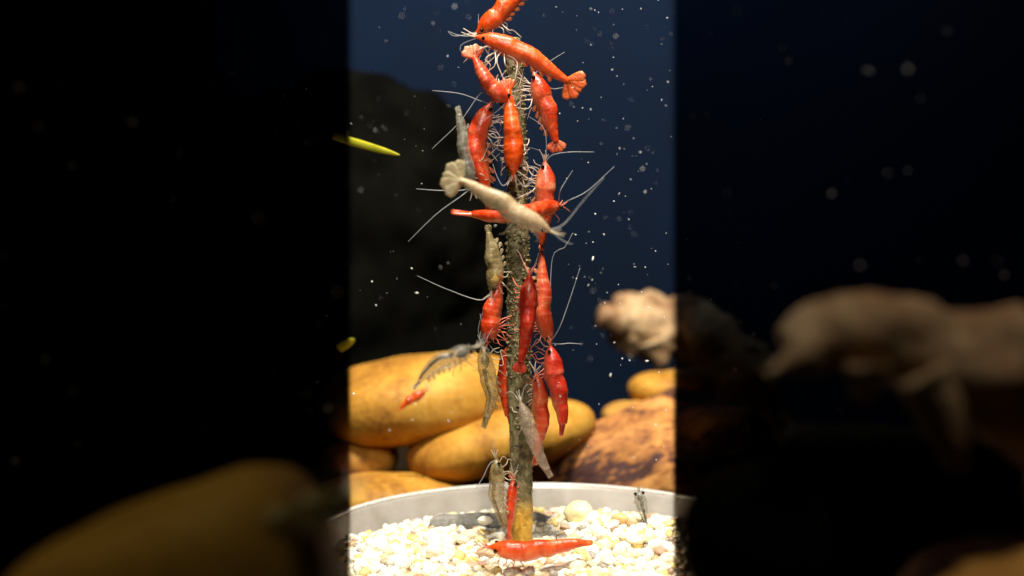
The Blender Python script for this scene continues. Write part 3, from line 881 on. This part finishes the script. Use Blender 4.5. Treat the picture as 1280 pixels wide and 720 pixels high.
shrimp('dark red shrimp hanging tail down at the lower right, tail tip pale', [(686, 424), (688, 436), (690, 454), (692, 474), (697, 496), (702, 516), (703, 530)], 14.5, (0.9, -0.45, 0.1), 'crimson', 27.5,
       antennae=[[(680, 432), (672, 424), (664, 436)], [(690, 445), (697, 470), (705, 500)]], fan=0.17, fan_open=0.12, leg_len=0.26, fan_dir=(-0.1, 0, -1), ant_mat='antenna_red', swim=False)
shrimp('pale red shrimp hugging the right of the stick above the dish', [(668, 458), (670, 470), (673, 488), (674, 510), (674, 532), (672, 552), (670, 570)], 12.5, (0.85, -0.5, 0), 'pink', 27.9,
       antennae=[[(680, 452), (686, 446)], [(662, 450), (664, 442)]], leg_mat='limb_white', legs=5, leg_len=0.22, fan=0.14, fan_open=0.4)
shrimp('slim orange red shrimp half hidden behind the left of the stick', [(640, 420), (638, 432), (635, 448), (632, 468), (632, 486), (634, 504), (636, 520)], 11, (-0.9, -0.3, 0), 'red', 28.4,
       antennae=[[(636, 412), (632, 404)], [(644, 412), (646, 404)]], fan=0.16, fan_open=0.3, legs=3, leg_len=0.15)
shrimp('tan glassy shrimp with dark outlines left of the stick before the large stone', [(602, 424), (604, 436), (607, 452), (611, 472), (616, 490), (613, 508), (608, 522)], 12.5, (-0.6, -0.8, 0), 'tan', 27.2,
       antennae=[[(598, 415), (600, 400)], [(612, 416), (616, 410)]], gut='gut_dark', fan=0.18, fan_open=0.25, fan_dir=(-0.3, 0, -1), seed=8, leg_len=0.24)
shrimp('pinkish glassy shrimp slanting down across the lower stick', [(648, 494), (652, 508), (658, 526), (664, 544), (671, 562), (678, 577), (684, 588)], 12, (0.4, -0.85, 0.3), 'veil', 26.6,
       antennae=[[(640, 490), (632, 492)], [(655, 486), (660, 480)]], fan=0.14, fan_open=0.25, leg_len=0.14, swim=False)
shrimp('tan glassy shrimp hanging left of the stick foot above the dish', [(620, 566), (621, 578), (622, 594), (622, 612), (624, 630), (628, 646), (631, 656)], 11.5, (-0.8, -0.55, 0), 'tan', 27.2,
       antennae=[[(612, 580), (604, 596), (594, 612)], [(616, 558), (618, 548)]], gut='gut_dark', fan=0.12, fan_open=0.25, seed=9, leg_len=0.24)
shrimp('narrow red shrimp pressed to the left of the stick foot', [(641, 594), (641, 606), (640, 622), (639, 640), (637, 656), (636, 668)], 8.5, (-0.6, -0.8, 0), 'red', 27.4,
       antennae=[[(640, 586), (638, 578)], [(646, 586), (648, 580)]], legs=3, leg_len=0.10, fan=0.16, fan_open=0.5, swim=False)
shrimp('red shrimp lying on the gravel in front of the stick, facing left', [(602, 684), (614, 684), (630, 687), (652, 690), (678, 688), (704, 683), (724, 679)], 15.5, (-0.05, -0.45, 0.9), 'orange', 26.0,
       antennae=[[(600, 694), (604, 704), (620, 712)], [(596, 680), (590, 676)]], fan=0.17, fan_open=0.12, legs=4, leg_len=0.16, fan_dir=(1, 0.1, 0.03), leg_spread=1.0, swim=False, group='shrimp on the gravel')
shrimp('blurred grey shrimp drifting before the largest ochre stone', [(600, 430), (588, 437), (570, 446), (550, 455), (534, 466), (522, 480)], 13, (-0.4, -0.5, 0.8), 'grey', 23.6,
       antennae=[[(604, 424), (606, 416)], [(606, 434), (612, 440)]], gut='gut_dark', fan=0.14, fan_open=0.5, seed=12, leg_len=0.2, group='shrimp away from the stick')
shrimp('small orange shrimp out of focus against the largest ochre stone', [(534, 486), (528, 491), (520, 496), (510, 503), (500, 511)], 6.5, (-0.4, -0.4, 0.8), 'orange', 35.0,
       antennae=[[(540, 480), (546, 478)], [(538, 490), (544, 492)]], legs=3, leg_len=0.12, fan=0.14, group='shrimp away from the stick', swim=False)
shrimp('small grey shrimp standing head up on the gravel at the right', [(798, 610), (799, 618), (801, 628), (803, 638), (806, 648), (808, 655)], 8.5, (0.1, -0.9, 0.2), 'grey', 29.4,
       antennae=[[(794, 612), (793, 606)], [(803, 612), (804, 606)]], gut='gut_dark', fan=0.15, legs=4, leg_len=0.15, seed=14, group='shrimp on the gravel')
shrimp('dim grey shrimp out of focus on the lower left foreground stone', [(448, 606), (432, 618), (402, 634), (366, 650), (328, 668), (298, 692), (280, 716)], 27, (-0.4, -0.2, 0.85), 'tan', 12.0,
       antennae=[[(440, 590), (430, 570)], [(420, 600), (400, 590)]], gut='gut_dark', leg_len=0.1, group='shrimp away from the stick', seed=15, swim=False)

# ------------------------------------------------------------------ leaves
m, nt, bs = new_mat('leaf_green')
n = noise(nt, 2.0, 4)
nt.links.new(ramp(nt, n, [(0.3, (0.34, 0.36, 0.015)), (0.7, (0.58, 0.55, 0.04))]), bs.inputs['Base Color'])
bs.inputs['Roughness'].default_value = 0.4
bs.inputs['Subsurface Weight'].default_value = 0.2
bs.inputs['Subsurface Scale'].default_value = 0.1 * S
MAT['leaf'] = m
def leaf(label, pts, d, half, group='green leaf tips at the left'):
    c = spline([P(x, y, d + 0.02 * (500 - x)) for x, y in pts], 26)
    t = np.linspace(0, 1, 26)
    w = half * d / FPX * np.sqrt(np.clip(1 - t ** 3, 0.004, 1)) * (0.85 + 0.15 * np.sin(t * 3))
    T_ = norm(np.gradient(c, axis=0)); up = norm(np.cross(T_, np.array([0, 1.0, 0.25]))); nr_ = np.cross(T_, up)
    v = []; f = []
    for i in range(26):
        for j in range(8):
            a = 2 * math.pi * j / 8
            v.append(c[i] + up[i] * w[i] * math.cos(a) + nr_[i] * w[i] * 0.28 * math.sin(a) + nr_[i] * 0.10 * w[i] * math.cos(a) ** 2)
    for i in range(25):
        for j in range(8):
            k = (j + 1) % 8
            f.append((i * 8 + j, i * 8 + k, (i + 1) * 8 + k, (i + 1) * 8 + j))
    f.append(tuple(range(7, -1, -1))); f.append(tuple(25 * 8 + j for j in range(8)))
    b = c[0]
    o = link('leaf', mesh_data('leaf', np.array(v) - b, f, MAT['leaf']), None, b)
    tag(o, label, 'leaf', group)
leaf('bright yellow green leaf blade reaching in from the left at mid height', [(416, 169), (428, 173), (440, 177), (475, 187), (500, 194)], 30, 5.5)
leaf('tiny green leaf tip at the left edge above the largest stone', [(424, 436), (434, 429), (443, 424)], 34, 6)
leaf('green leaf sliver at the left edge just above the dish rim', [(422, 632), (436, 629), (456, 627)], 34.5, 4.5)

# ------------------------------------------------------------------ specks adrift in the water
m, nt, bs = new_mat('specks')
n = noise(nt, 5.0, 2)
nt.links.new(ramp(nt, n, [(0.3, (0.55, 0.56, 0.56)), (0.7, (0.9, 0.9, 0.88))]), bs.inputs['Base Color'])
bs.inputs['Roughness'].default_value = 0.6
V = []; F = []; cnt = 0
sv, sf = sphere(6, 4)
def speck(p, s):
    global cnt
    q = (sv * s * rng.uniform(0.5, 1.6, 3) * np.array([1, 1, 2.2 if rng.uniform() < 0.12 else 1])) @ rot(*rng.uniform(0, 6, 3)).T + p
    V.append(q); F.extend(tuple(j + cnt for j in ff) for ff in sf); cnt += len(q)
knots = [(rng.uniform(360, 930), rng.uniform(0, 560), rng.uniform(22, 42)) for _ in range(26)]
for _ in range(400):
    d = rng.uniform(20, 46)
    px = rng.uniform(330, 960); py = rng.uniform(-20, 600)
    if rng.uniform() < 0.45:
        k = knots[rng.integers(26)]; px = k[0] + rng.normal(0, 16); py = k[1] + rng.normal(0, 18); d = k[2] + rng.normal(0, 0.6)
    if 570 < px < 720 and rng.uniform() < 0.6: continue
    s = (0.006 + 0.017 * rng.uniform() ** 5) * (d / 28)
    speck(P(px, py, d), s)
for _ in range(85):
    d = rng.uniform(25, 31); speck(P(rng.uniform(690, 842), rng.uniform(0, 560), d), rng.uniform(0.009, 0.018))
for _ in range(60):
    d = rng.uniform(15, 20); speck(P(rng.choice([rng.uniform(0, 430), rng.uniform(850, 1280)]), rng.uniform(0, 600), d), rng.uniform(0.012, 0.03))
b = np.array([0, 0, 6.0])
o = link('drifting_specks', mesh_data('drifting_specks', np.vstack(V) - b, F, m), None, b)
tag(o, 'tiny white specks adrift throughout the dark water', 'specks', kind='stuff')
